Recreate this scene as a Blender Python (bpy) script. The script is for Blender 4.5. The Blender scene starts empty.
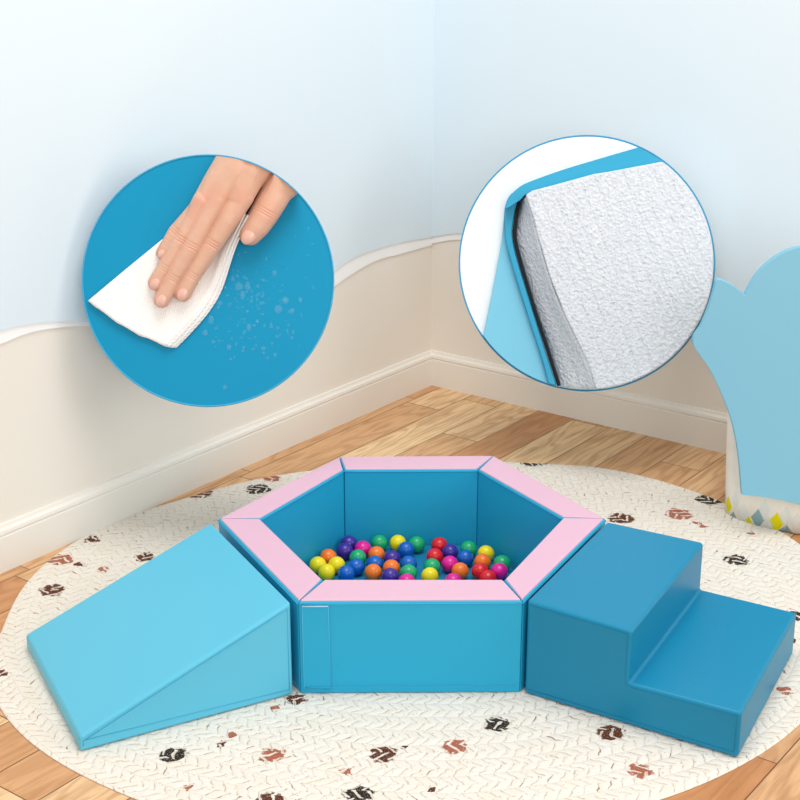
import bpy, bmesh, math, random
from math import sin, cos, pi, hypot, atan2, sqrt
from mathutils import Vector, Matrix
random.seed(7)
sc = bpy.context.scene
COL = sc.collection

# ------------------------------------------------------------------ camera
FPX, CYP, PITCH, YAW = 1460.4, -0.17, 0.3326, -0.0194
C = Vector((0.0468, -4.781, 2.4346))
F = Vector((sin(YAW)*cos(PITCH), cos(YAW)*cos(PITCH), -sin(PITCH)))
R = Vector((cos(YAW), -sin(YAW), 0))
U = R.cross(F)
cd = bpy.data.cameras.new('camera'); cam = bpy.data.objects.new('camera', cd); COL.objects.link(cam)
cd.lens = FPX*36/800; cd.sensor_width = 36; cd.clip_start = .05
cam.matrix_world = Matrix(((R.x, U.x, -F.x, C.x), (R.y, U.y, -F.y, C.y), (R.z, U.z, -F.z, C.z), (0, 0, 0, 1)))
sc.camera = cam

# ------------------------------------------------------------------ light
w = bpy.data.worlds.new('daylight'); sc.world = w; w.use_nodes = True
w.node_tree.nodes['Background'].inputs[0].default_value = (1.0, .985, .96, 1)
w.node_tree.nodes['Background'].inputs[1].default_value = .71
def area(name, loc, target, size, power, col, size_y=None):
    l = bpy.data.lights.new(name, 'AREA'); l.shape = 'RECTANGLE'; l.size = size; l.size_y = size_y or size
    l.energy = power; l.color = col
    o = bpy.data.objects.new(name, l); COL.objects.link(o); o.location = loc
    o.rotation_euler = (Vector(target)-Vector(loc)).to_track_quat('-Z', 'Y').to_euler()
    return o
area('front_fill', (1.5, -7.6, 2.9), (.3, 1.2, .8), 3.6, 165, (1, .99, .97))  # fill added behind the camera to even out walls and front faces
area('side_fill', (5.0, -2.2, 2.6), (-.6, .4, .5), 2.4, 62, (1, .985, .96))  # unseen light added at the right for the left wall and risers
area('overhead_fill', (.3, -.9, 6.2), (.2, .1, 0), 3.0, 198, (1, .98, .95))  # fill added high above the open room to brighten upward faces
vs = sc.view_settings
vs.view_transform = 'Standard'; vs.look = 'None'; vs.gamma = 1; vs.use_curve_mapping = False; vs.exposure = 0.0

# ------------------------------------------------------------------ helpers
def ray(x, y): return F + R*((x-400)/FPX) - U*((y-400-CYP)/FPX)
def onz(x, y, z=0.0):
    d = ray(x, y); return C + d*((z-C.z)/d.z)
CN = Vector((0.0672, 2.5319, 0)); TH = .9498
DL = Vector((-cos(TH), -sin(TH), 0)); DR = Vector((sin(TH), -cos(TH), 0))   # along the two walls
NL = DR.copy(); NR = DL.copy()                                            # into the room
def onw(x, y, N, off=0.0):
    d = ray(x, y); return C + d*(((CN+N*off-C).dot(N))/d.dot(N))
def onplane(x, y, P, N):
    d = ray(x, y); return C + d*((P-C).dot(N)/d.dot(N))
def lin(c):
    c = c/255; return c/12.92 if c <= .04045 else ((c+.055)/1.055)**2.4
def rgb(r, g, b): return (lin(r), lin(g), lin(b), 1)

def mat(name, col, rough=.5, spec=.5, metal=0, bump=None, sheen=0, sss=0):
    m = bpy.data.materials.new(name); m.use_nodes = True; nt = m.node_tree
    b = nt.nodes['Principled BSDF']
    b.inputs['Base Color'].default_value = col; b.inputs['Roughness'].default_value = rough
    b.inputs['Specular IOR Level'].default_value = spec; b.inputs['Metallic'].default_value = metal
    if sheen: b.inputs['Sheen Weight'].default_value = sheen
    if sss:
        b.inputs['Subsurface Weight'].default_value = sss
        b.inputs['Subsurface Radius'].default_value = (.02, .008, .004)
    last = None
    for (scale, strength, dist) in (bump or []):
        tc = nt.nodes.new('ShaderNodeTexCoord'); n = nt.nodes.new('ShaderNodeTexNoise')
        n.inputs['Scale'].default_value = scale; n.inputs['Detail'].default_value = 3
        nt.links.new(tc.outputs['Object'], n.inputs['Vector'])
        bp = nt.nodes.new('ShaderNodeBump'); bp.inputs['Strength'].default_value = strength; bp.inputs['Distance'].default_value = dist
        nt.links.new(n.outputs['Fac'], bp.inputs['Height'])
        if last: nt.links.new(last.outputs[0], bp.inputs['Normal'])
        last = bp
    if last: nt.links.new(last.outputs[0], b.inputs['Normal'])
    return m

class NB:                       # tiny node builder
    def __init__(s, m): s.nt = m.node_tree; s.b = s.nt.nodes['Principled BSDF']
    def n(s, t): return s.nt.nodes.new(t)
    def l(s, a, b): s.nt.links.new(a, b)
    def m(s, op, a, b=None, c=None):
        n = s.n('ShaderNodeMath'); n.operation = op
        for i, v in enumerate((a, b, c)):
            if v is None: continue
            if isinstance(v, (int, float)): n.inputs[i].default_value = v
            else: s.l(v, n.inputs[i])
        return n.outputs[0]
    def mix(s, f, a, b):
        n = s.n('ShaderNodeMix'); n.data_type = 'RGBA'
        for i, v in ((0, f), (6, a), (7, b)):
            if isinstance(v, (int, float, tuple)): n.inputs[i].default_value = v
            else: s.l(v, n.inputs[i])
        return n.outputs[2]
    def noise(s, vec, scale, detail=3, rough=.5):
        n = s.n('ShaderNodeTexNoise'); n.inputs['Scale'].default_value = scale; n.inputs['Detail'].default_value = detail
        n.inputs['Roughness'].default_value = rough; s.l(vec, n.inputs['Vector']); return n.outputs['Fac']
    def comb(s, x, y, z=0.0):
        n = s.n('ShaderNodeCombineXYZ')
        for i, v in enumerate((x, y, z)):
            if isinstance(v, (int, float)): n.inputs[i].default_value = v
            else: s.l(v, n.inputs[i])
        return n.outputs[0]
    def sstep(s, x, a, b):
        n = s.n('ShaderNodeMapRange'); n.interpolation_type = 'SMOOTHSTEP'
        s.l(x, n.inputs[0]); n.inputs[1].default_value = a; n.inputs[2].default_value = b
        return n.outputs[0]
    def bump(s, h, strength, dist):
        n = s.n('ShaderNodeBump'); n.inputs['Strength'].default_value = strength; n.inputs['Distance'].default_value = dist
        s.l(h, n.inputs['Height']); s.l(n.outputs[0], s.b.inputs['Normal'])

def obj(name, bm, m, parent=None, bevel=0, seg=3, smooth=True, solid=0, angle=.6):
    bmesh.ops.recalc_face_normals(bm, faces=bm.faces)
    me = bpy.data.meshes.new(name); bm.to_mesh(me); bm.free()
    for p in me.polygons: p.use_smooth = smooth
    me.materials.append(m)
    o = bpy.data.objects.new(name, me); COL.objects.link(o)
    if solid:
        s = o.modifiers.new('solid', 'SOLIDIFY'); s.thickness = solid; s.offset = 0
    if bevel:
        b = o.modifiers.new('bevel', 'BEVEL'); b.width = bevel; b.segments = seg; b.limit_method = 'ANGLE'; b.angle_limit = angle
        wn = o.modifiers.new('wn', 'WEIGHTED_NORMAL'); wn.keep_sharp = True
    if parent:
        o.parent = parent; o.matrix_parent_inverse = parent.matrix_world.inverted()
    return o
def tag(o, label=None, cat=None, group=None, kind=None):
    if label: o['label'] = label
    if cat: o['category'] = cat
    if group: o['group'] = group
    if kind: o['kind'] = kind
    return o
def thing(name, loc, label, cat, group=None):
    o = bpy.data.objects.new(name, None); COL.objects.link(o); o.location = loc; o.empty_display_size = .05
    o.matrix_world = Matrix.Translation(loc)
    return tag(o, label, cat, group)
def loft(rings, closed=True):
    """rings: lists of points, same length; closed solid with end caps"""
    bm = bmesh.new(); vr = [[bm.verts.new(p) for p in r] for r in rings]; n = len(rings[0])
    for a, b in zip(vr, vr[1:]):
        for i in range(n): bm.faces.new((a[i], a[(i+1) % n], b[(i+1) % n], b[i]))
    if closed: bm.faces.new(vr[0][::-1]); bm.faces.new(vr[-1])
    return bm
def tube(bm, pts, r, n=8, closed=False):
    pts = [Vector(p) for p in pts]; N = len(pts); rings = []
    for i, p in enumerate(pts):
        a = pts[(i-1) % N] if closed or i else pts[0]; b = pts[(i+1) % N] if closed or i < N-1 else pts[-1]
        t = (b-a).normalized(); x = t.cross(Vector((.31, .22, .92))).normalized(); y = t.cross(x)
        rr = r[i] if isinstance(r, (list, tuple)) else r
        rings.append([bm.verts.new(p+(x*cos(2*pi*k/n)+y*sin(2*pi*k/n))*rr) for k in range(n)])
    rng = range(N) if closed else range(N-1)
    for i in rng:
        a, b = rings[i], rings[(i+1) % N]
        for k in range(n): bm.faces.new((a[k], a[(k+1) % n], b[(k+1) % n], b[k]))
    if not closed: bm.faces.new(rings[0][::-1]); bm.faces.new(rings[-1])
    return bm
def prism(poly, z0, z1):
    return loft([[Vector((p[0], p[1], z0)) for p in poly], [Vector((p[0], p[1], z1)) for p in poly]])
def spline(pts, n=8, closed=False):
    P = [Vector(p) for p in pts]; N = len(P); out = []
    for i in range(N if closed else N-1):
        g = (lambda k: P[k % N]) if closed else (lambda k: P[max(0, min(N-1, k))])
        a, b, c, d = g(i-1), g(i), g(i+1), g(i+2)
        for j in range(n):
            t = j/n
            out.append(.5*((2*b)+(c-a)*t+(2*a-5*b+4*c-d)*t*t+(3*b-a-3*c+d)*t**3))
    if not closed: out.append(P[-1])
    return out

# ------------------------------------------------------------------ materials
PU = [(260, .10, .0006), (5, .22, .006)]
M_light = mat('light_blue_leatherette', rgb(90, 186, 216), .45, .35, bump=PU)
M_pitblue = mat('sky_blue_leatherette', rgb(34, 164, 204), .45, .3, bump=PU)
M_dark = mat('teal_blue_leatherette', rgb(0, 128, 168), .42, .36, bump=PU)
M_pink = mat('pale_pink_leatherette', rgb(216, 175, 196), .45, .4, bump=PU)
M_seam = mat('seam_thread_blue', rgb(52, 165, 205), .6, .3)
M_velcro = mat('hook_tape_edge', rgb(170, 205, 228), .8, .2)
M_mat = mat('pit_mat_blue', rgb(20, 125, 170), .5, .4, bump=PU)
M_wall = mat('wall_paint', (.83, .775, .70, 1), .85, .2, bump=[(180, .08, .0006)])
M_base = mat('skirting_paint', (.84, .80, .735, 1), .45, .35)
M_sky = mat('pale_blue_panel', (.70, .80, .865, 1), .9, .1)
M_white = mat('white_panel', (.93, .93, .93, 1), .9, .1)
M_cloud = mat('mid_blue_panel', rgb(130, 188, 212), .9, .1)

# wood floor
M_floor = mat('oak_planks', (1, 1, 1, 1), .5, .35)
g = NB(M_floor)
tc = g.n('ShaderNodeTexCoord'); sx = g.n('ShaderNodeSeparateXYZ'); g.l(tc.outputs['Object'], sx.inputs[0])
X, Y = sx.outputs[0], sx.outputs[1]             # X: across planks (along the right wall), Y: along planks
PW, PL = .2015, 1.25
u = g.m('DIVIDE', g.m('ADD', X, -.078), PW)
row = g.m('FLOOR', u)
wn = g.n('ShaderNodeTexWhiteNoise'); wn.noise_dimensions = '1D'; g.l(row, wn.inputs['W'])
v = g.m('ADD', g.m('DIVIDE', Y, PL), g.m('MULTIPLY', wn.outputs['Value'], 7.3))
cell = g.m('FLOOR', v)
wn2 = g.n('ShaderNodeTexWhiteNoise'); wn2.noise_dimensions = '2D'; g.l(g.comb(row, cell), wn2.inputs['Vector'])
pv = wn2.outputs['Value']
fu = g.m('SUBTRACT', u, row); fv = g.m('SUBTRACT', v, cell)
eu = g.m('MULTIPLY', g.m('MINIMUM', fu, g.m('SUBTRACT', 1.0, fu)), PW)
ev = g.m('MULTIPLY', g.m('MINIMUM', fv, g.m('SUBTRACT', 1.0, fv)), PL)
edge = g.sstep(g.m('MINIMUM', eu, ev), .0008, .0032)
off = g.m('MULTIPLY', pv, 37.0)
gv = g.comb(g.m('ADD', g.m('MULTIPLY', X, 1.0), off), g.m('MULTIPLY', Y, .10), off)
n1 = g.noise(gv, 26, 5, .6)
gv2 = g.comb(g.m('ADD', X, off), g.m('MULTIPLY', Y, .16), off)
warp = g.noise(gv2, 7, 2, .5)
rings = g.m('SINE', g.m('MULTIPLY', warp, 62.0))
fine = g.noise(g.comb(g.m('ADD', X, off), g.m('MULTIPLY', Y, .035), 0.0), 190, 3, .6)
c1 = g.mix(pv, rgb(194, 134, 86), rgb(238, 204, 158))
c2 = g.mix(g.m('MULTIPLY', g.sstep(rings, -.2, 1.0), .34), c1, rgb(165, 110, 65))
c3 = g.mix(g.m('MULTIPLY', g.sstep(n1, .42, .72), .45), c2, rgb(160, 106, 62))
c4 = g.mix(g.m('MULTIPLY', g.sstep(fine, .5, .75), .35), c3, rgb(150, 100, 60))
c5 = g.mix(edge, rgb(105, 68, 40), c4)
g.l(c5, g.b.inputs['Base Color'])
g.bump(g.m('ADD', g.m('MULTIPLY', edge, 1.0), g.m('MULTIPLY', fine, -.15)), .5, .0015)

# ------------------------------------------------------------------ room
fl = bmesh.new()
lx = 9.0
for P in ((-.3, .3), (lx, .3), (lx, -lx), (-.3, -lx)): fl.verts.new((P[0], P[1], 0))
top = list(fl.verts); fl.faces.new(top)
ext = bmesh.ops.extrude_face_region(fl, geom=list(fl.faces))
for e in ext['geom']:
    if isinstance(e, bmesh.types.BMVert): e.co.z -= .1
floor = obj('floor', fl, M_floor, smooth=False)
# local X along right wall (DR), local Y opposite to DL -> towards the corner
floor.matrix_world = Matrix(((DR.x, -DL.x, 0, CN.x), (DR.y, -DL.y, 0, CN.y), (0, 0, 1, 0), (0, 0, 0, 1)))
tag(floor, kind='structure')

WH = 2.75
def wallbox(name, D, N, L0, L1, off0, off1, z0, z1, m):
    a = CN+D*L0; b = CN+D*L1
    bm = prism([a+N*off0, b+N*off0, b+N*off1, a+N*off1], z0, z1)
    return tag(obj(name, bm, m, smooth=False), kind='structure')
wallbox('wall_left', DL, NL, -.12, 6.2, -.12, 0, 0, WH, M_wall)
wallbox('wall_right', DR, NR, 0, 4.0, -.12, 0, 0, WH, M_wall)
HB = .188
prof = [(0, 0), (.020, 0), (.020, .140), (.017, .145), (.017, .149), (.021, .153), (.019, .166), (.012, .176), (.009, HB), (0, HB)]
def baseboard(name, D, N, L):
    rings = []
    for s in (0.0, L):
        rings.append([CN+D*(s+(o if s == 0 else 0))+N*o+Vector((0, 0, z)) for o, z in prof])
    return tag(obj(name, loft(rings), M_base, smooth=False), kind='structure')
baseboard('baseboard_left', DL, NL, 6.2)
baseboard('baseboard_right', DR, NR, 4.0)

# cloud shaped panels on the walls (lower outline, then up to the top of the wall)
def wall_panel(name, D, N, curve, m, off0, off1, label, s0):
    pts = spline([Vector((x, y, 0)) for x, y in curve], 10)
    low = []
    for p in pts:
        q = onw(p.x, p.y, N, off1); s = (q-CN).dot(D); low.append((s, q.z))
    low = [(s, z) for s, z in low if s > s0]
    low.sort(); low.insert(0, (s0, low[0][1])); s1 = low[-1][0]
    low = low+[(s1, WH-.02), (s0, WH-.02)]
    rings = [[CN+D*s+N*o+Vector((0, 0, z)) for s, z in low] for o in (off0, off1)]
    return tag(obj(name, loft(rings), m, smooth=False), label, 'wall panel')
LWv = [(-170, 400), (-60, 366), (0, 344), (25, 334), (50, 328.5), (87, 326), (170, 330), (240, 352), (262, 362), (290, 322), (335, 286), (360, 269), (380, 259), (400, 254), (431, 245)]
LBv = [(-170, 388), (-60, 356), (0, 331), (30, 324), (60, 321), (82, 321.5), (165, 326), (240, 345), (262, 350), (290, 312), (334, 272), (360, 255), (400, 242.5), (431, 237)]
RWv = [(431, 243.5), (459, 239.5), (510, 243), (560, 255), (610, 280), (650, 305), (690, 318), (730, 322), (800, 316), (850, 330)]
RBv = [(431, 237), (460, 233), (510, 236), (560, 247), (610, 271), (650, 296), (690, 310), (730, 314), (800, 308), (850, 320)]
wall_panel('cloud_mural', DL, NL, LWv, M_white, 0, .006, 'white scalloped cloud-edge panel on the left wall', .006)
wall_panel('sky_mural', DL, NL, LBv, M_sky, .006, .012, 'pale blue sky panel covering the upper left wall', .012)
wall_panel('cloud_mural', DR, NR, RWv, M_white, 0, .006, 'white curved cloud-edge panel on the right wall', .006)
wall_panel('sky_mural', DR, NR, RBv, M_sky, .006, .012, 'pale blue sky panel covering the upper right wall', .012)

# ------------------------------------------------------------------ rug
rugpx = [(15, 600), (50, 559), (107, 525), (195, 496), (260, 478), (517, 460), (625, 472), (680, 487), (725, 502), (800, 545), (800, 721), (740, 762), (654, 798), (110, 795), (82, 778), (26, 739), (0, 700)]
RC = Vector((.05, .08, 0))
pol = sorted([(atan2((q-RC).y, (q-RC).x), (q-RC).length) for q in (onz(x, y, .006) for x, y in rugpx)])
pol += [(-2.15, 1.48), (-1.57, 1.47), (-1.2, 1.45), (0.0, 1.555), (1.57, 1.31), (1.9, 1.29), (1.42, 1.33)]
pol.sort()
def rug_r(a):
    num = den = 0
    for t, r in pol:
        d = (a-t+pi) % (2*pi)-pi; k = math.exp(-(d/.22)**2); num += k*r; den += k
    return num/den
RH = .005
NA, NR_ = 240, 60
bm = bmesh.new(); uvp = {}
ringsv = []
prof_r = [(i/NR_, RH) for i in range(1, NR_+1)]
cen = bm.verts.new(RC+Vector((0, 0, RH)))
for t, z in prof_r + [(1.004, RH*.7), (1.005, RH*.3), (1.0, 0)]:
    rr = []
    for k in range(NA):
        a = 2*pi*k/NA-pi; r = rug_r(a)*t
        zz = z
        if z == RH and t < .999: zz = RH+.0012*sin(t*rug_r(a)/.045*2*pi)
        rr.append(bm.verts.new(RC+Vector((cos(a)*r, sin(a)*r, zz))))
    ringsv.append(rr)
for k in range(NA): bm.faces.new((cen, ringsv[0][k], ringsv[0][(k+1) % NA]))
for a, b in zip(ringsv, ringsv[1:]):
    for k in range(NA): bm.faces.new((a[k], b[k], b[(k+1) % NA], a[(k+1) % NA]))
bm.faces.new(ringsv[-1][::-1])
M_rug = mat('braided_cream_cotton', (1, 1, 1, 1), .95, .1)
g = NB(M_rug)
tc = g.n('ShaderNodeTexCoord'); sx = g.n('ShaderNodeSeparateXYZ'); g.l(tc.outputs['Object'], sx.inputs[0])
X, Y = g.m('SUBTRACT', sx.outputs[0], RC.x), g.m('SUBTRACT', sx.outputs[1], RC.y)
wob = g.noise(tc.outputs['Object'], 2.2, 1)
rr = g.m('SQRT', g.m('ADD', g.m('MULTIPLY', X, X), g.m('MULTIPLY', g.m('MULTIPLY', Y, Y), 1.13)))
rr = g.m('ADD', rr, g.m('MULTIPLY', wob, .05))
RW = .086
ru = g.m('DIVIDE', rr, RW); ri = g.m('FLOOR', ru); rf = g.m('SUBTRACT', ru, ri)
ang = g.m('ARCTAN2', Y, X)
arc = g.m('DIVIDE', g.m('MULTIPLY', ang, g.m('MULTIPLY', g.m('ADD', ri, .5), RW)), .043)
jit = g.noise(tc.outputs['Object'], 30, 2)
vv = g.m('ABSOLUTE', g.m('SUBTRACT', rf, .5))                    # 0 centre of braid .. .5 edge
ph = g.m('ADD', g.m('ADD', arc, g.m('MULTIPLY', vv, 1.5)), g.m('MULTIPLY', jit, .8))
ph = g.m('ADD', ph, g.m('MULTIPLY', g.m('MODULO', ri, 2.0), .37))
half = g.m('GREATER_THAN', rf, .5)
ph = g.m('ADD', ph, g.m('MULTIPLY', half, .5))
pf = g.m('FRACT', ph); pid = g.m('FLOOR', ph)
hump = g.m('SINE', g.m('MULTIPLY', pf, pi))                       # strand profile
hump = g.m('POWER', g.m('MAXIMUM', hump, .0001), .45)
eh = g.m('POWER', g.m('MAXIMUM', g.m('SINE', g.m('MULTIPLY', rf, pi)), .0001), .35)
fib = g.noise(tc.outputs['Object'], 240, 3, .7)
height = g.m('ADD', g.m('MULTIPLY', hump, eh), g.m('MULTIPLY', fib, .22))
base = g.mix(fib, rgb(206, 198, 184), rgb(250, 246, 240))
swn = g.n('ShaderNodeTexWhiteNoise'); swn.noise_dimensions = '3D'; g.l(g.comb(ri, pid, half), swn.inputs['Vector'])
base = g.mix(g.m('MULTIPLY', swn.outputs['Value'], .22), base, rgb(222, 206, 182))
# tan crevice shade painted between the strands, plus thin brown yarns
gapm = g.sstep(hump, .62, .30)
big = g.noise(tc.outputs['Object'], 9, 2)
crevice_shade = g.m('MULTIPLY', gapm, g.sstep(g.noise(tc.outputs['Object'], 38, 2), .42, .60))
base = g.mix(g.m('MULTIPLY', crevice_shade, .6), base, rgb(188, 168, 138))
y2 = g.m('MULTIPLY', gapm, g.sstep(g.noise(tc.outputs['Object'], 16, 1), .63, .70))
base = g.mix(g.m('MULTIPLY', y2, .75), base, rgb(120, 66, 46))
fl_ = g.sstep(g.noise(tc.outputs['Object'], 120, 1), .70, .76)
base = g.mix(g.m('MULTIPLY', fl_, .6), base, rgb(130, 84, 58))
BK, BR, RD = rgb(48, 40, 36), rgb(92, 50, 34), rgb(165, 96, 74)
spots = [(174, 754, .052, BK), (296, 699, .042, BR), (272, 755, .05, RD), (384, 754, .055, BR), (346, 772, .022, RD), (359, 795, .055, BK), (270, 800, .05, BR),
         (497, 724, .052, BK), (454, 746, .05, RD), (611, 732, .055, BR), (641, 771, .045, RD), (621, 518, .07, BR), (679, 514, .07, RD), (709, 499.5, .07, BK),
         (698, 523, .022, RD), (703, 526, .02, RD), (736, 560, .06, BK), (52, 590, .06, BR), (61, 560, .06, RD), (80, 564, .03, BR), (104, 569, .03, RD), (145, 557, .05, BR),
         (92, 539, .04, BR), (1, 673, .03, BR), (199, 493, .07, BR), (258, 489, .07, BK), (272, 478, .05, RD), (533, 461, .08, BK), (797, 616, .05, BK), (785, 690, .03, RD), (788, 640, .03, BR), (220, 744, .02, BR), (230, 735, .02, RD),
         (750, 533, .02, RD), (187, 787, .02, RD), (405, 747, .015, BR), (432, 790, .015, BR), (240, 700, .02, RD), (277, 708, .02, RD)]
wv = g.m('MULTIPLY', g.m('SUBTRACT', g.noise(tc.outputs['Object'], 45, 2), .5), .05)
for (px, py, r, c) in spots:
    q = onz(px, py, RH)
    dx = g.m('SUBTRACT', sx.outputs[0], q.x); dy = g.m('SUBTRACT', sx.outputs[1], q.y)
    d = g.m('SQRT', g.m('ADD', g.m('MULTIPLY', dx, dx), g.m('MULTIPLY', dy, dy)))
    k = g.sstep(g.m('ADD', d, wv), r*.86, r*.70)
    k = g.m('MULTIPLY', k, g.sstep(hump, .55, .72))
    base = g.mix(g.m('MULTIPLY', k, g.sstep(fib, .30, .42)), base, c)
g.l(base, g.b.inputs['Base Color'])
g.bump(height, .75, .005)
tag(obj('braided_rug', bm, M_rug), 'large round cream braided rug with scattered brown and black tufts under the play set', 'rug')

# ------------------------------------------------------------------ ball pit
H = .336; Z0 = RH+.001
P = lambda x, y, z=H: onz(x, y, z)
OUT = [P(298, 601), P(523, 600), P(606, 518), P(494, 455), P(339, 456), P(218, 518)]
INN = [P(323, 579), P(504, 579), P(563, 517), P(478, 468.5), P(344, 469), P(260, 518)]
pit = thing('ball_pit', Vector((0, 0, Z0)), 'hexagonal foam ball pit with blue walls and pink padded top edge', 'ball pit')
def shrink_end(a, b, g_):          # move a towards b
    d = (b-a).normalized(); return a+d*g_
for i in range(6):
    j = (i+1) % 6
    oa, ob, ia, ib = OUT[i], OUT[j], INN[i], INN[j]
    gp = .001
    oa2, ob2 = shrink_end(oa, ob, gp), shrink_end(ob, oa, gp); ia2, ib2 = shrink_end(ia, ib, gp), shrink_end(ib, ia, gp)
    quad = [oa2, ob2, ib2, ia2]
    bm = prism(quad, Z0, H-.004)
    wl = obj('side_wall', bm, M_pitblue, pit, bevel=.004)
    n_out = Vector(((ob-oa).y, -(ob-oa).x, 0)).normalized()
    # pink pad, inset from the outer edge and the mitres
    ins = .006
    def inset(p, q, e):            # p outer corner, q inner corner
        return p, q
    po_a = oa2-n_out*.007; po_b = ob2-n_out*.007; pi_a = ia2+n_out*.004; pi_b = ib2+n_out*.004
    po_a = shrink_end(po_a, po_b, ins); po_b = shrink_end(po_b, po_a, ins); pi_a = shrink_end(pi_a, pi_b, ins*.8); pi_b = shrink_end(pi_b, pi_a, ins*.8)
    bm = prism([po_a, po_b, pi_b, pi_a], H-.014, H+.001)
    tag(obj('top_pad', bm, M_pink, pit, bevel=.004), 'pale pink padded top strip')
    # stitched seam along the outer and inner top edge
    sm = bmesh.new()
    for a_, b_, off in ((oa2, ob2, .0005), (ia2, ib2, -.0005)):
        zz = H-.0105
        A = a_+n_out*off; B = b_+n_out*off
        tube(sm, [Vector((A.x, A.y, zz)).lerp(Vector((B.x, B.y, zz)), t/10) for t in range(11)], .0022, 6)
    obj('seam', sm, M_seam, wl)
    sm = bmesh.new()
    tube(sm, [Vector((po.x+n_out.x*.0075, po.y+n_out.y*.0075, Z0+.026+.002*sin(k*1.7))) for k, po in enumerate([oa2.lerp(ob2, .02+.96*t/12) for t in range(13)])], .0008, 6)
    obj('hem_seam', sm, M_seam, wl)
# velcro flap at the left of the front wall
def front(px, z):                  # point on the front face
    a, b = OUT[0], OUT[1]; n = Vector(((b-a).y, -(b-a).x, 0)).normalized()
    q = onplane(px, 640, a, n); t = (q-a).dot((b-a).normalized()); p = a+(b-a).normalized()*t; return Vector((p.x, p.y, z)), n
fa, nf = front(303, 0); fb, _ = front(329, 0)
bm = bmesh.new()
zt, zb = H-.016, Z0+.022
r0 = [fa+Vector((0, 0, zb)), fb+Vector((.004, 0, zb-.004)), fb+Vector((0, 0, zt)), fa+Vector((0, 0, zt))]
flap = obj('velcro_flap', loft([[p for p in r0], [p+nf*.005 for p in r0]]), M_pitblue, pit, bevel=.0015)
sm = bmesh.new(); rim = [p+nf*.0052 for p in r0]
tube(sm, [rim[3], rim[2]], .0022, 6)
tag(obj('tape_edge', sm, M_velcro, flap), 'pale grey edge of hook tape')
sm = bmesh.new(); tube(sm, [rim[3], rim[0], rim[1], rim[2]], .0011, 6); obj('seam', sm, mat('flap_thread', rgb(80, 182, 215), .6, .3), flap)
bm = prism([INN[i]*.985+Vector((0, 0, 0)) for i in range(6)], Z0, Z0+.010)
obj('floor_mat', bm, M_mat, pit, bevel=.004)

# balls
BC = {'purple': (62, 40, 150), 'magenta': (226, 20, 150), 'green': (24, 172, 108), 'yellow': (240, 222, 10), 'blue': (8, 96, 190), 'orange': (244, 122, 32), 'red': (222, 26, 40)}
BM = {k: mat('ball_'+k, rgb(*v), .28, .5, sss=0) for k, v in BC.items()}
BL = [('purple', 178, 85), ('purple', 163, 113), ('magenta', 228, 105), ('green', 288, 83), ('yellow', 356, 83), ('blue', 386, 108), ('green', 424, 88), ('orange', 103, 135), ('yellow', 65, 163),
      ('yellow', 133, 163), ('yellow', 97, 190), ('green', 210, 137), ('orange', 278, 125), ('blue', 204, 170), ('blue', 168, 195), ('blue', 272, 160), ('purple', 335, 140), ('orange', 266, 190), ('orange', 332, 174),
      ('purple', 328, 205), ('blue', 395, 160), ('green', 395, 192), ('magenta', 388, 226), ('red', 507, 92), ('red', 490, 133), ('purple', 546, 117), ('green', 613, 105), ('yellow', 676, 122), ('blue', 601, 138),
      ('magenta', 545, 160), ('green', 480, 170), ('yellow', 472, 203), ('orange', 582, 185), ('orange', 664, 152), ('red', 655, 187), ('magenta', 557, 224), ('green', 735, 158), ('magenta', 725, 187), ('red', 683, 212)]
BRD = .0325; BZ = Z0+.010+BRD
bp = []
for c, x, y in BL:
    q = onz(300+x/3.636, 520+y/3.636, BZ); bp.append([c, q.x, q.y])
home = [b[:] for b in bp]
inn2 = [Vector((v.x, v.y)) for v in INN]
for it in range(400):
    for i in range(len(bp)):
        for k in range(i):
            dx = bp[i][1]-bp[k][1]; dy = bp[i][2]-bp[k][2]; d = hypot(dx, dy)
            if d < 2*BRD+.0008:
                e = (2*BRD+.001-d)/2/max(d, 1e-6); bp[i][1] += dx*e; bp[i][2] += dy*e; bp[k][1] -= dx*e; bp[k][2] -= dy*e
    for b, h in zip(bp, home):
        if it < 330: b[1] += (h[1]-b[1])*.04; b[2] += (h[2]-b[2])*.04
        for i in range(6):
            a, c = inn2[i], inn2[(i+1) % 6]; n = Vector((-(c-a).y, (c-a).x)).normalized()
            d = (Vector((b[1], b[2]))-a).dot(n)
            if d < BRD+.004: b[1] += n.x*(BRD+.004-d); b[2] += n.y*(BRD+.004-d)
bm = bmesh.new(); bmesh.ops.create_uvsphere(bm, u_segments=32, v_segments=20, radius=BRD)
me = bpy.data.meshes.new('ball'); bm.to_mesh(me); bm.free()
for p in me.polygons: p.use_smooth = True
ball_mesh = {}
for c in BC:
    m_ = me.copy(); m_.materials.append(BM[c]); ball_mesh[c] = m_
for i, (c, x, y) in enumerate(bp):
    same = [k for k, b in enumerate(bp) if b[0] == c]
    o = bpy.data.objects.new('play_ball', ball_mesh[c]); COL.objects.link(o); o.location = (x, y, BZ)
    # rank within its colour, from left to right
    order = sorted(same, key=lambda k: bp[k][1]); r = order.index(i); n = len(order)
    W = ['leftmost', 'second from left', 'third from left', 'fourth from left', 'fifth from left', 'sixth from left']
    nm = {2: 'two', 3: 'three', 4: 'four', 5: 'five', 6: 'six', 7: 'seven', 8: 'eight'}[n]
    pos = 'rightmost' if r == n-1 else ('second from right' if r == n-2 and n > 4 else W[r])
    tag(o, f'{c} plastic ball in the pit, {pos} of the {nm} {c} balls', 'ball', 'play balls in the ball pit')

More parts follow.
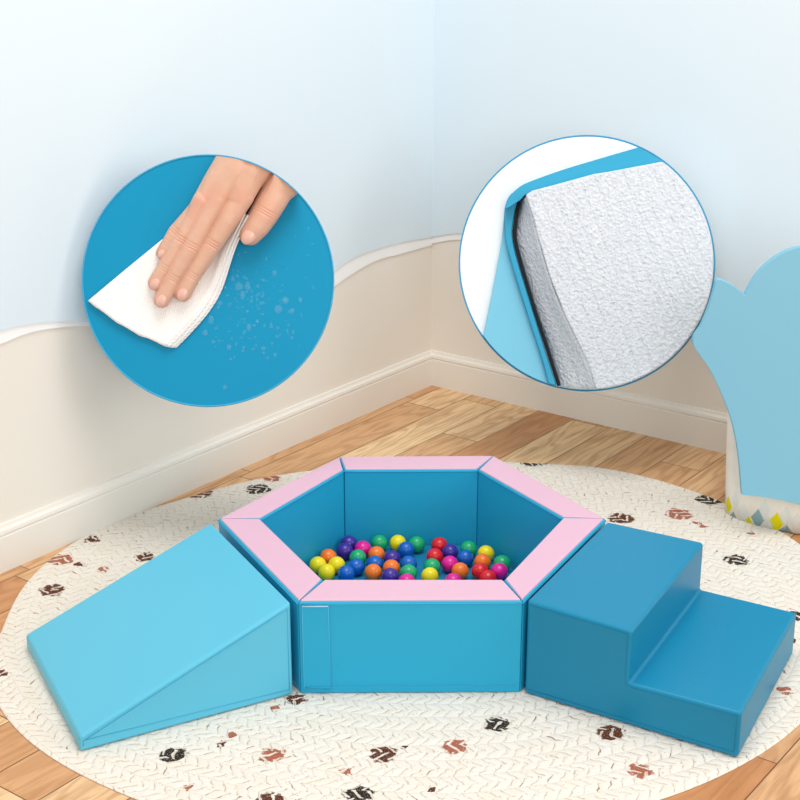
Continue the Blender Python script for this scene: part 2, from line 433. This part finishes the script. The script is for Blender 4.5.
# ------------------------------------------------------------------ wedge slide (left)
ha, hb_ = P(291, 602, .336), P(211, 522, .336)
la, lb = P(79, 737, .058), P(25.5, 634, .058)
def low(p, z=Z0): return Vector((p.x, p.y, z))
near = [low(ha), low(la), la, ha]; far = [low(hb_), low(lb), lb, hb_]
ctr = (ha+lb)/2
ramp = thing('wedge_slide', Vector((ctr.x, ctr.y, Z0)), 'light blue foam wedge slide sloping down left of the ball pit', 'slide')
body = obj('foam_wedge', loft([near, far]), M_light, ramp, bevel=.011, seg=4, angle=.15)
def edge_seam(path, parent, outward, r=.0011, m=None):
    sm = bmesh.new(); tube(sm, [p+outward for p in path], r, 6); return obj('seam', sm, m or M_seam, parent)
n_near = (la-ha).cross(Vector((0, 0, 1))).normalized()
if n_near.y > 0: n_near = -n_near
ins = .012
edge_seam([low(la, Z0+.015)-(la-ha).normalized()*.012, la+Vector((.012, 0, -.013)), ha.lerp(la, .02)+Vector((0, 0, -.014)), low(ha.lerp(la, .02), Z0+.02)], body, n_near*.0005)
edge_seam([low(la, Z0+.03)-(la-ha).normalized()*.02, low(ha, Z0+.03)+(la-ha).normalized()*.02], body, n_near*.0005)

# ------------------------------------------------------------------ step block (right)
HS, HS2 = .339, .162
t1, t2, t3, t4 = P(527, 600, HS), P(607, 521, HS), P(704, 542, HS), P(632, 631, HS)
l3, l4 = P(797, 612, HS2), P(741.5, 713, HS2)
nr = [low(t1), low(l4), l4, Vector((t4.x, t4.y, HS2)), t4, t1]
fr = [low(t2), low(l3), l3, Vector((t3.x, t3.y, HS2)), t3, t2]
ctr = (t1+l3)/2
stp = thing('step_block', Vector((ctr.x, ctr.y, Z0)), 'dark teal two-step foam climbing block right of the ball pit', 'foam steps')
body = obj('foam_steps', loft([nr, fr]), M_dark, stp, bevel=.012, seg=4, angle=.5)
M_dseam = mat('seam_thread_teal', rgb(0, 118, 160), .6, .3)
nn = (l4-t1).cross(Vector((0, 0, 1))).normalized()
if nn.y > 0: nn = -nn
d1 = (l4-low(t1, HS2)).normalized()
edge_seam([low(t1, HS-.013)+d1*.013, low(t4, HS-.013)-d1*.013, low(t4, HS2-.006)-d1*.013, low(t4, HS2-.013)+d1*.01, low(l4, HS2-.013)-d1*.013, low(l4, Z0+.02)-d1*.013], body, nn*.0004, .0009, M_dseam)
edge_seam([low(t1, Z0+.02)+d1*.013, low(l4, Z0+.02)-d1*.013], body, nn*.0004, .0009, M_dseam)

# ------------------------------------------------------------------ play tent and cloud board on the right
M_canvas = mat('cream_canvas', (1, 1, 1, 1), .9, .1, bump=None)
g = NB(M_canvas); tc = g.n('ShaderNodeTexCoord')
base = g.mix(g.noise(tc.outputs['Object'], 14, 2), rgb(236, 226, 212), rgb(246, 240, 230))
TPpx = [(725.5, 510), (736, 518), (747, 522), (759, 525.5), (771, 528.5), (785, 531), (800, 533.5)]
foot = [onz(x, y, RH) for x, y in TPpx]
TF = foot+[Vector((1.75, .63, RH)), Vector((2.05, .68, RH)), Vector((2.12, .9, RH)), Vector((1.85, 1.08, RH)), Vector((1.45, 1.22, RH)), Vector((1.37, 1.15, RH))]
DIA = [(731.5, 504.5, .024, .042, 'y'), (758, 518.5, .03, .045, 'g'), (776.5, 522, .032, .045, 'y'), (748.5, 524.5, .022, .030, 'y'), (734.5, 517.5, .016, .028, 'g'), (786, 532, .03, .03, 'g'), (726.5, 496, .012, .035, 'g'),
       (744, 513, .03, .05, 'p'), (768, 524, .026, .04, 'p'), (786, 517, .03, .05, 'p'), (797, 523, .03, .05, 'p'), (765, 509, .026, .05, 'p'), (737, 500, .02, .05, 'p')]
sxx = g.n('ShaderNodeSeparateXYZ'); g.l(tc.outputs['Object'], sxx.inputs[0])
fn = Vector((-(foot[-1]-foot[0]).y, (foot[-1]-foot[0]).x, 0)).normalized()
for px, py, rw, rh, c in DIA:
    q = None
    for a, b in zip(foot, foot[1:]):        # front face segments
        n = Vector((-(b-a).y, (b-a).x, 0)).normalized(); h = onplane(px, py, a, n); t = (h-a).dot((b-a).normalized())
        if -.01 <= t <= (b-a).length+.01: q = h; dvec = (b-a).normalized(); break
    if q is None: continue
    al = g.m('ADD', g.m('MULTIPLY', g.m('SUBTRACT', sxx.outputs[0], q.x), dvec.x), g.m('MULTIPLY', g.m('SUBTRACT', sxx.outputs[1], q.y), dvec.y))
    v = g.m('ADD', g.m('DIVIDE', g.m('ABSOLUTE', al), rw), g.m('DIVIDE', g.m('ABSOLUTE', g.m('SUBTRACT', sxx.outputs[2], max(q.z, RH))), rh))
    k = g.sstep(v, 1.05, .95); 
    if c == 'p': k = g.m('MULTIPLY', k, .4)
    base = g.mix(k, base, {'y': rgb(232, 222, 20), 'g': rgb(150, 178, 186), 'p': rgb(205, 222, 228)}[c])
g.l(base, g.b.inputs['Base Color'])
g.bump(g.noise(tc.outputs['Object'], 30, 3), .35, .006)
tent = thing('play_tent', Vector((1.7, .9, RH)), 'cream canvas play tent with yellow and grey diamonds along its hem', 'play tent')
outl = spline(TF, 6, closed=True)
tc_ = Vector((1.72, .9, 0)); rings = []
for k in range(9):
    z = RH+.0005+k/8*.80; sc_ = 1-.10*(k/8)**2
    # keep the visible left edge upright, gather slightly higher up
    rings.append([Vector((p.x-(.045*(z-RH) if p.x < 1.5 else 0), p.y+.0015*sin(i*2.1+k), z)) for i, p in enumerate(outl)])
bm = bmesh.new(); vr = [[bm.verts.new(p) for p in r] for r in rings]; n = len(outl)
for a, b in zip(vr, vr[1:]):
    for i in range(n): bm.faces.new((a[i], a[(i+1) % n], b[(i+1) % n], b[i]))
ap = [bm.verts.new(Vector((tc_.x+(v.co.x-tc_.x)*.5, tc_.y+(v.co.y-tc_.y)*.4, .95))) for v in vr[-1]]
for i in range(n): bm.faces.new((vr[-1][i], vr[-1][(i+1) % n], ap[(i+1) % n], ap[i]))
bm.faces.new(ap)
obj('canvas', bm, M_canvas, tent, solid=.004)
bm = bmesh.new(); tube(bm, [p+Vector((0, 0, .045)) for p in [tc_+(q-tc_)*1.003 for q in outl]], .0012, 6, closed=True)
for v in bm.verts: v.co.z = max(v.co.z, RH+.04)
tag(obj('hem_stitching', bm, mat('stitch_grey', rgb(200, 205, 205), .9), tent), 'grey line of stitching above the hem')

CP, CNn = Vector((0, .612, 0)), Vector((0, -1, 0))
cl = [(742, 495), (739, 460), (734, 430), (725, 402), (710, 370), (693, 343), (701, 326), (709, 306), (714, 290), (718, 279.5), (732, 285), (745, 295)]
lobe1 = spline([Vector((x, y, 0)) for x, y in cl], 8)
cl2 = [(745, 295), (757, 274), (776, 257), (800, 247), (838, 245), (870, 262), (885, 292)]
lobe2 = spline([Vector((x, y, 0)) for x, y in cl2], 8)[1:]
cl3 = [(885, 292), (915, 310), (930, 350), (920, 395), (890, 420), (888, 470), (885, 560)]
lobe3 = spline([Vector((x, y, 0)) for x, y in cl3], 8)[1:]
cl4 = [(885, 560), (860, 535), (830, 514), (800, 504.5), (780, 500), (760, 496.6), (742, 495)]
lobe4 = spline([Vector((x, y, 0)) for x, y in cl4], 6)[1:-1]
outc = [onplane(p.x, p.y, CP+Vector((0, -.03, 0)), CNn) for p in lobe1+lobe2+lobe3+lobe4]
bm = loft([[p+Vector((0, 0, 0)) for p in outc], [p+Vector((0, .03, 0)) for p in outc]])
tag(obj('cloud_board', bm, M_cloud, smooth=False, bevel=.002), 'large mid-blue cloud-shaped board standing in front of the cream tent', 'cloud board')

# ------------------------------------------------------------------ round displays
def disc_depth(cx, cy, r, N):
    best = 99
    for k in range(120):
        a = 2*pi*k/120; x, y = cx+r*cos(a), cy+r*sin(a)
        best = min(best, (onw(x, y, N, .025)-C).dot(F))
    return best
def round_board(cx, cy, r, N, mface, mrim, label, facedesc):
    d = disc_depth(cx, cy, r+3, N)-.075
    c = C+ray(cx, cy)*d; s = d/FPX
    root = thing('round_display_board', c+F*.03, label, 'round board')
    n = 128
    def ring(rr, w): return [c+(R*cos(2*pi*k/n)+U*sin(2*pi*k/n))*rr*s-F*w for k in range(n)]
    obj('board_face', loft([ring(r, -.026), ring(r, 0)]), mface, root, bevel=.0015)
    bm = bmesh.new(); tube(bm, ring(r, .0005), .0036, 8, closed=True)
    tag(obj('rim', bm, mrim, root), facedesc)
    # wall arm behind the board, along the view of the board's own axis
    back = c+F*.025
    t = ((CN+N*.013-back).dot(N))/F.dot(N); hit = back+F*t
    if hit.z < .3: hit = hit
    # horizontal arm straight into the wall
    hd = Vector((-N.x, -N.y, 0)); t = (CN+N*.013-back).dot(N); hit = back+N*t
    bm = bmesh.new(); tube(bm, [back, hit], .018, 16); tube(bm, [hit-N*(-.012), hit], .05, 24)
    obj('wall_arm', bm, mat('white_metal', (.8, .8, .8, 1), .4, .5), root)
    return d, root
M_disc = mat('wet_blue_leatherette', rgb(0, 140, 182), .5, .22, bump=[(260, .10, .0006)])
M_rim1 = mat('rim_blue', rgb(60, 160, 200), .5, .3)
LX, LY, LR = 208, 280.5, 125.5
RX, RY, RR = 587, 263, 127.5
dL, bL = round_board(LX, LY, LR, NL, M_disc, M_rim1, 'round turquoise board with water drops mounted on the left wall', 'thin lighter blue rim')
dR, bR = round_board(RX, RY, RR, NR, M_white, mat('rim_cyan', rgb(50, 155, 200), .5, .3), 'round white board with thin blue rim mounted on the right wall', 'thin blue rim')
def at(d, x, y, wpx):              # pixel + height (in pixels) above the board
    return C+ray(x, y)*(d-.001-wpx*d/FPX)

def clip_circle(poly, cx, cy, r, n=120):
    out = [Vector(p).to_2d() if len(p) == 3 else Vector(p) for p in poly]
    for k in range(n):
        a = 2*pi*(k+.5)/n; nx, ny = cos(a), sin(a); new = []
        f = lambda p: (p.x-cx)*nx+(p.y-cy)*ny-r
        for i, p in enumerate(out):
            q = out[(i+1) % len(out)]; fp, fq = f(p), f(q)
            if fp <= 0: new.append(p)
            if (fp < 0 < fq) or (fq < 0 < fp): new.append(p.lerp(q, fp/(fp-fq)))
        out = new
        if not out: return []
    res = []
    for p in out:
        if not res or (p-res[-1]).length > .15: res.append(p)
    return res

# --- hand
def z7(x, y): return (80+x/3.077, 150+y/3.077)
S7 = 1/3.077
hb = bmesh.new()
def ball_(x, y, w_, r, e=1.0):
    bmesh.ops.create_icosphere(hb, subdivisions=3, radius=1, matrix=Matrix.Translation((x, y, w_)) @ Matrix.Diagonal((r, r, r*e, 1)))
def chain(nodes, e=1.0):
    # nodes in zoom pixels: x, y, height, radius
    N = [(z7(a, b)+(h*S7, r*S7)) for a, b, h, r in nodes]
    for p, q in zip(N, N[1:]):
        L = sqrt(sum((p[i]-q[i])**2 for i in range(3))); k = max(2, int(L/1.6))
        for j in range(k+1):
            t = j/k; ball_(*[p[i]+(q[i]-p[i])*t for i in range(4)], e)
FING = {
 'index':  [(500, 140, 78, 38), (455, 215, 76, 33), (409, 289, 62, 30), (345, 386, 42, 28), (317, 440, 34, 27)],
 'middle': [(425, 145, 78, 34), (385, 220, 74, 28), (346, 296, 64, 28), (288, 395, 42, 26), (252, 460, 33, 26)],
 'ring':   [(375, 155, 68, 30), (346, 210, 62, 25), (310, 274, 54, 24), (259, 362, 40, 23), (232, 408, 31, 24)],
 'little': [(350, 190, 50, 26), (322, 220, 45, 24), (294, 250, 40, 23), (270, 288, 34, 21), (253, 316, 30, 20)],
 'thumb':  [(690, 40, 40, 62), (610, 118, 38, 50), (570, 190, 42, 46), (545, 230, 42, 42), (524, 258, 40, 36)],
}
for k, v in FING.items(): chain(v)
# back of the hand and wrist
chain([(600, -70, 62, 74), (520, 60, 70, 60), (490, 150, 76, 40)])
chain([(570, -80, 66, 70), (480, 60, 72, 54), (420, 150, 76, 34)])
chain([(545, -80, 60, 66), (445, 70, 64, 46), (376, 165, 66, 28)])
chain([(530, -60, 50, 56), (420, 90, 52, 38), (354, 185, 52, 25)])
chain([(540, -90, 40, 70), (500, 60, 40, 56), (455, 140, 42, 40)])
me = bpy.data.meshes.new('hand_raw'); hb.to_mesh(me); hb.free()
ho = bpy.data.objects.new('hand_raw', me); COL.objects.link(ho)
rm = ho.modifiers.new('r', 'REMESH'); rm.mode = 'VOXEL'; rm.voxel_size = .62
sm_ = ho.modifiers.new('s', 'SMOOTH'); sm_.factor = .5; sm_.iterations = 5
bpy.context.view_layer.update()
ev = ho.evaluated_get(bpy.context.evaluated_depsgraph_get())
hm = bpy.data.meshes.new_from_object(ev)
bpy.data.objects.remove(ho)
# skin creases over the finger joints, then cut at the board's edge and set onto the board
creases = []
for f_, ch in FING.items():
    if f_ == 'thumb': js = [(2, .8)]
    else: js = [(2, 1.0), (3, .6)]
    for j, s_ in js:
        a = Vector(z7(*ch[j-1][:2])); b = Vector(z7(*ch[j][:2])); creases.append((b, (b-a).normalized(), ch[j][3]*S7, s_))
for v in hm.vertices:
    x, y, z = v.co
    for b, d, r, s_ in creases:
        q = Vector((x, y))-b; al = q.dot(d); ac = abs(q.x*d.y-q.y*d.x)
        if abs(al) < 9 and ac < r*1.05:
            z -= s_*.75*(math.exp(-((al-2.6)/.8)**2)+math.exp(-(al/.8)**2)+math.exp(-((al+2.6)/.8)**2))*(1-(ac/(r*1.05))**2) if z > 12 else 0
    if z < .4: z = .4
    dx, dy = x-LX, y-LY; rr_ = hypot(dx, dy)
    if rr_ > LR-.6: x, y = LX+dx/rr_*(LR-.6), LY+dy/rr_*(LR-.6)
    v.co = at(dL, x, y, z)
for p in hm.polygons: p.use_smooth = True
M_skin = mat('skin', (1, 1, 1, 1), .48, .4, sss=.12)
g = NB(M_skin); tc = g.n('ShaderNodeTexCoord')
base = g.mix(g.noise(tc.outputs['Object'], 18, 3), rgb(208, 160, 136), rgb(224, 182, 158))
pk = []
for f_, ch in FING.items():
    tip = ch[-1]; pk.append((at(dL, *z7(tip[0]-4, tip[1]+6), tip[2]*S7), .03, .5))
    if f_ != 'thumb': pk.append((at(dL, *z7(ch[2][0], ch[2][1]), ch[2][2]*S7+9), .022, .22)); pk.append((at(dL, *z7(ch[0][0]-8, ch[0][1]-5), 34), .04, .22))
    else: pk.append((at(dL, *z7(578, 185), 20), .04, .35))
geo = tc.outputs['Object']
for q, r, s_ in pk:
    vm = g.n('ShaderNodeVectorMath'); vm.operation = 'DISTANCE'; g.l(geo, vm.inputs[0]); vm.inputs[1].default_value = q
    base = g.mix(g.m('MULTIPLY', g.sstep(vm.outputs['Value'], r*1.6, r*.2), s_), base, rgb(222, 134, 112))
g.l(base, g.b.inputs['Base Color'])
g.bump(g.noise(tc.outputs['Object'], 260, 3), .25, .0012)
hm.materials.clear(); hm.materials.append(M_skin)
hc = at(dL, LX+10, LY-70, 0)
hand = thing('hand', hc, 'bare hand with spread fingers pressing a white wipe on the turquoise board', 'hand')
hs = bpy.data.objects.new('skin', hm); COL.objects.link(hs); hs.parent = hand; hs.matrix_parent_inverse = hand.matrix_world.inverted()
M_nail = mat('fingernail', rgb(226, 180, 164), .22, .5)
for f_, ch in FING.items():
    a = Vector(z7(*ch[-2][:2])); b = Vector(z7(*ch[-1][:2])); d = (b-a).normalized(); pz = Vector((-d.y, d.x)); r = ch[-1][3]*S7; h = ch[-1][2]*S7
    ha_ = ch[-2][2]*S7; slope = (h-ha_)/(b-a).length
    bm = bmesh.new(); bmesh.ops.create_icosphere(bm, subdivisions=3, radius=1)
    L = r*(.74 if f_ != 'thumb' else .85); Wd = r*.60
    for v in bm.verts:
        X_, Y_, Z_ = v.co
        cur = -(Y_*Wd)**2/(2*r)*.95 - max(0, X_)**2*r*.22
        p = b+d*(X_*L+r*.18)+pz*(Y_*Wd)
        hh = h+r*1.0+(X_*L)*slope*.9+cur+Z_*r*.10-.04*r
        v.co = at(dL, p.x, p.y, hh)
    obj('fingernail', bm, M_nail, hand)

# --- wipe
M_wipe = mat('paper_wipe', rgb(246, 245, 243), .95, .1)
g = NB(M_wipe); uvn = g.n('ShaderNodeUVMap'); sx = g.n('ShaderNodeSeparateXYZ'); g.l(uvn.outputs[0], sx.inputs[0])
hh = g.m('MULTIPLY', g.m('SINE', g.m('MULTIPLY', sx.outputs[0], 190.0)), g.m('SINE', g.m('MULTIPLY', sx.outputs[1], 230.0)))
g.bump(hh, .4, .0025)
leftc = spline([Vector((*z7(x, y), 0)) for x, y in [(25, 463), (110, 392), (200, 318), (280, 253), (335, 215), (400, 190)]], 10)
rightc = spline([Vector((*z7(x, y), 0)) for x, y in [(283, 609), (330, 560), (385, 495), (425, 425), (465, 300), (513, 198)]], 10)
def resamp(pts, n):
    L = [0]
    for a, b in zip(pts, pts[1:]): L.append(L[-1]+(b-a).length)
    out = []
    for i in range(n+1):
        t = L[-1]*i/n; k = 0
        while k < len(L)-2 and L[k+1] < t: k += 1
        out.append(pts[k].lerp(pts[k+1], (t-L[k])/max(1e-9, L[k+1]-L[k])))
    return out
wipe = thing('cleaning_wipe', at(dL, 170, 300, 0), 'white embossed paper wipe held flat under the hand on the turquoise board', 'wipe')
def sheet(dx, dy, lift, name, rough):
    NU, NV = 60, 44
    lc, rc = resamp(leftc, NU), resamp(rightc, NU)
    bm = bmesh.new(); uv = bm.loops.layers.uv.new('UVMap'); G = []
    for i in range(NU+1):
        row_ = []
        for j in range(NV+1):
            u_, v_ = i/NU, j/NV
            p = lc[i].lerp(rc[i], v_)
            bot = sin(pi*v_)*5*(1-u_)**6          # bottom edge sags
            x, y = p.x+dx*v_-bot*.3, p.y+dy*v_+bot+rough*sin(v_*23+u_*9)*(1-u_)**8
            # folds rising along the right edge, up to the peak
            wv_ = lift+2.0+.5*sin(u_*14+v_*5)
            wv_ += 20*max(0, u_-.45)**1.0*max(0, (v_-.80)/.20)**1.5*1.7
            wv_ += 2.2*math.exp(-((v_-.93)/.03)**2)*(1-.4*u_)
            row_.append((bm.verts.new(at(dL, x, y, wv_)), (u_, v_)))
        G.append(row_)
    for i in range(NU):
        for j in range(NV):
            q = [G[i][j], G[i+1][j], G[i+1][j+1], G[i][j+1]]
            f = bm.faces.new([a[0] for a in q])
            for lp, a in zip(f.loops, q): lp[uv].uv = a[1]
    return obj(name, bm, M_wipe, wipe, solid=.004)
sheet(-1.5, -1.0, 2.4, 'top_layer', .3)
sheet(1.6, .6, .9, 'folded_layer', .8)
sheet(4.2, .5, -.6, 'folded_layer', .6)

# --- water drops on the left board
bm = bmesh.new()
M_drop = mat('water', (.75, .93, 1, 1), .03, .6)
b_ = M_drop.node_tree.nodes['Principled BSDF']; b_.inputs['IOR'].default_value = 1.33; b_.inputs['Alpha'].default_value = .07; b_.inputs['Specular IOR Level'].default_value = 1
random.seed(3); nd = 0
bigd = [(489, 420, 13), (515, 418, 11), (500, 447, 10), (610, 490, 13), (632, 462, 11), (650, 495, 9), (403, 522, 11), (385, 562, 9), (458, 606, 8), (520, 545, 9), (560, 470, 7), (598, 378, 8), (470, 395, 7), (430, 470, 8), (678, 460, 7), (565, 610, 7), (445, 730, 7), (600, 630, 6), (655, 560, 6), (410, 590, 6)]
dl = [(z7(a, b)+(r*S7,)) for a, b, r in bigd]
while len(dl) < 230:
    x = random.gauss(540, 85); y = random.gauss(470, 95)
    if x < 395+max(0, 560-y)*.25 and y < 520: continue
    X_, Y_ = z7(x, y)
    if hypot(X_-LX, Y_-LY) > LR-6: continue
    dl.append((X_, Y_, random.choice((.4, .5, .6, .8, 1.1, 1.5))))
for X_, Y_, r in dl:
    s = dL/FPX; e = random.uniform(.75, 1.3)
    c_ = C+ray(X_, Y_)*dL
    mt = Matrix(((R.x, U.x, -F.x, c_.x), (R.y, U.y, -F.y, c_.y), (R.z, U.z, -F.z, c_.z), (0, 0, 0, 1)))
    bmesh.ops.create_uvsphere(bm, u_segments=12, v_segments=8, radius=1, matrix=mt @ Matrix.Diagonal((r*s*e, r*s/e, r*s*.35, 1)))
tag(obj('water_drops', bm, M_drop), 'small clear water drops scattered on the turquoise board right of the wipe', 'water drops', kind='stuff')

# --- cut-open foam sample on the right board
def z8(x, y): return Vector((455+x/3.019, 130+y/3.019))
def clipr(pts, soft=False):
    q = [z8(*p) for p in pts]
    if soft: q = [v.to_2d() for v in spline([p.to_3d() for p in q], 6, closed=True)]
    return clip_circle(q, RX, RY, RR-1.0)
def px_solid(poly, w0, w1):        # prism in pixel space; w may be functions of (x, y)
    f0 = w0 if callable(w0) else (lambda x, y: w0); f1 = w1 if callable(w1) else (lambda x, y: w1)
    return loft([[at(dR, p.x, p.y, f0(p.x, p.y)) for p in poly], [at(dR, p.x, p.y, f1(p.x, p.y)) for p in poly]])
foam = thing('covered_foam_block', at(dR, RX, RY, 0), 'white foam slab in an unzipped light blue cover on the round white board', 'foam block')
M_foam = mat('white_foam', (1, 1, 1, 1), .7, .35, sss=0)
g = NB(M_foam); tc = g.n('ShaderNodeTexCoord')
fx = g.n('ShaderNodeVectorMath'); fx.operation = 'DOT_PRODUCT'; g.l(tc.outputs['Object'], fx.inputs[0]); fx.inputs[1].default_value = R*.93-U*(-.36)
band = g.m('SINE', g.m('MULTIPLY', fx.outputs['Value'], 52.0))
vor = g.n('ShaderNodeTexVoronoi'); vor.inputs['Scale'].default_value = 75; g.l(tc.outputs['Object'], vor.inputs['Vector'])
nn1 = g.noise(tc.outputs['Object'], 60, 4, .7)
hgt = g.m('ADD', g.m('ADD', g.m('MULTIPLY', nn1, 1.2), g.m('MULTIPLY', vor.outputs['Distance'], .7)), g.m('MULTIPLY', g.m('POWER', g.m('ABSOLUTE', band), .3), .45))
g.l(g.mix(nn1, rgb(180, 192, 206), rgb(248, 249, 252)), g.b.inputs['Base Color'])
g.bump(hgt, .9, .009)
# front face with chamfered left and top sides
front_px = [(212, 196), (235, 182), (300, 165), (420, 132), (460, 126), (640, 92), (760, 60), (860, 300), (860, 860), (452, 860), (400, 700), (332, 560), (285, 440), (250, 320), (228, 240)]
side_px = [(200, 205), (228, 240), (250, 320), (285, 440), (332, 560), (400, 700), (452, 860), (345, 860), (318, 775), (240, 530), (190, 355), (188, 270)]
# one solid: base outline wider than the face outline
face = clipr(front_px)
FW = 46
bm = bmesh.new()
def grid_poly(poly, wf, step=3.0):
    """triangulated top surface of the polygon with inner points, closed down to the board"""
    top = [bm.verts.new(at(dR, p.x, p.y, wf(p.x, p.y))) for p in poly]; bot = [bm.verts.new(at(dR, p.x, p.y, 0)) for p in poly]
    bm.faces.new(top); bm.faces.new(bot[::-1]); n = len(poly)
    for i in range(n): bm.faces.new((bot[i], bot[(i+1) % n], top[(i+1) % n], top[i]))
grid_poly(face, lambda x, y: FW)
core = obj('foam_core', bm, M_foam, foam, bevel=.010, seg=4)
# receding left side: strip from the face edge down to the zipper line
edge_hi = resamp(spline([z8(*p).to_3d() for p in [(214, 203), (228, 240), (250, 320), (285, 440), (332, 560), (400, 700), (440, 800)]], 8), 40)
edge_lo = resamp(spline([z8(*p).to_3d() for p in [(199, 216), (184, 290), (188, 355), (240, 530), (285, 665), (318, 775), (330, 810)]], 8), 40)
bm = bmesh.new(); G = []
for a, b in zip(edge_hi, edge_lo):
    rw_ = []
    for j in range(9):
        t = j/8; p = a.lerp(b, t); q = p.copy(); dx, dy = q.x-RX, q.y-RY; r = hypot(dx, dy)
        if r > RR-1: q.x, q.y = RX+dx/r*(RR-1), RY+dy/r*(RR-1)
        hgt_ = FW-1-(FW-13)*t**.8
        rw_.append((at(dR, q.x, q.y, hgt_), at(dR, q.x, q.y, .5)))
    G.append(rw_)
V = [[(bm.verts.new(a), bm.verts.new(b)) for a, b in r] for r in G]
for i in range(len(V)-1):
    for j in range(8):
        bm.faces.new([V[i][j][0], V[i+1][j][0], V[i+1][j+1][0], V[i][j+1][0]])
        bm.faces.new([V[i][j][1], V[i][j+1][1], V[i+1][j+1][1], V[i+1][j][1]])
for i in range(len(V)-1):
    for j in (0, 8): bm.faces.new([V[i][j][0], V[i+1][j][0], V[i+1][j][1], V[i][j][1]])
for i in (0, len(V)-1):
    for j in range(8): bm.faces.new([V[i][j][0], V[i][j+1][0], V[i][j+1][1], V[i][j][1]])
obj('foam_side', bm, M_foam, foam)
M_cov = mat('cover_pale_blue', rgb(116, 194, 220), .42, .4, bump=PU)
M_lin = mat('cover_blue_edge', rgb(34, 156, 194), .42, .4, bump=PU)
cov = obj('cover_side', px_solid(clipr([(150, 240), (148, 290), (160, 345), (175, 400), (205, 500), (240, 610), (285, 770), (300, 830), (60, 830), (85, 620), (110, 500), (140, 340), (147, 290)][:-1]), 0, lambda x, y: 12-(0.06*(580-x)/3)), M_cov, foam, bevel=.003)
obj('cover_edge', px_solid(clipr([(150, 235), (172, 190), (192, 205), (178, 260), (176, 345), (230, 530), (272, 665), (308, 775), (318, 810), (296, 810), (262, 690), (215, 545), (170, 400), (152, 320)], True), 0, 20), M_lin, foam, bevel=.006, seg=4)
tagc = obj('cover_top_flap', px_solid(clipr([(152, 236), (170, 195), (200, 168), (240, 150), (330, 118), (450, 82), (560, 50), (700, 10), (760, 60), (640, 95), (540, 112), (420, 136), (300, 168), (222, 190), (192, 214)], True), 0,
            lambda x, y: 34), M_lin, foam, bevel=.008, seg=4)
zl = resamp(spline([z8(*p).to_3d() for p in [(191, 218), (183, 270), (184, 345), (236, 530), (280, 665), (314, 772)]], 8), 60)
bm = bmesh.new(); tube(bm, [at(dR, p.x, p.y, 19) for p in zl], .0075, 8)
for k, p in enumerate(zl):
    for s_ in (0, .5):
        if k+1 < len(zl):
            q = p.lerp(zl[k+1], s_); c_ = at(dR, q.x+1.0, q.y-.3, 21)
            bmesh.ops.create_cube(bm, size=1, matrix=Matrix.Translation(c_) @ Matrix.Diagonal((.010, .006, .0035, 1)))
tag(obj('zipper', bm, mat('black_zip', rgb(22, 26, 32), .5, .4), cov), 'black zipper edge')
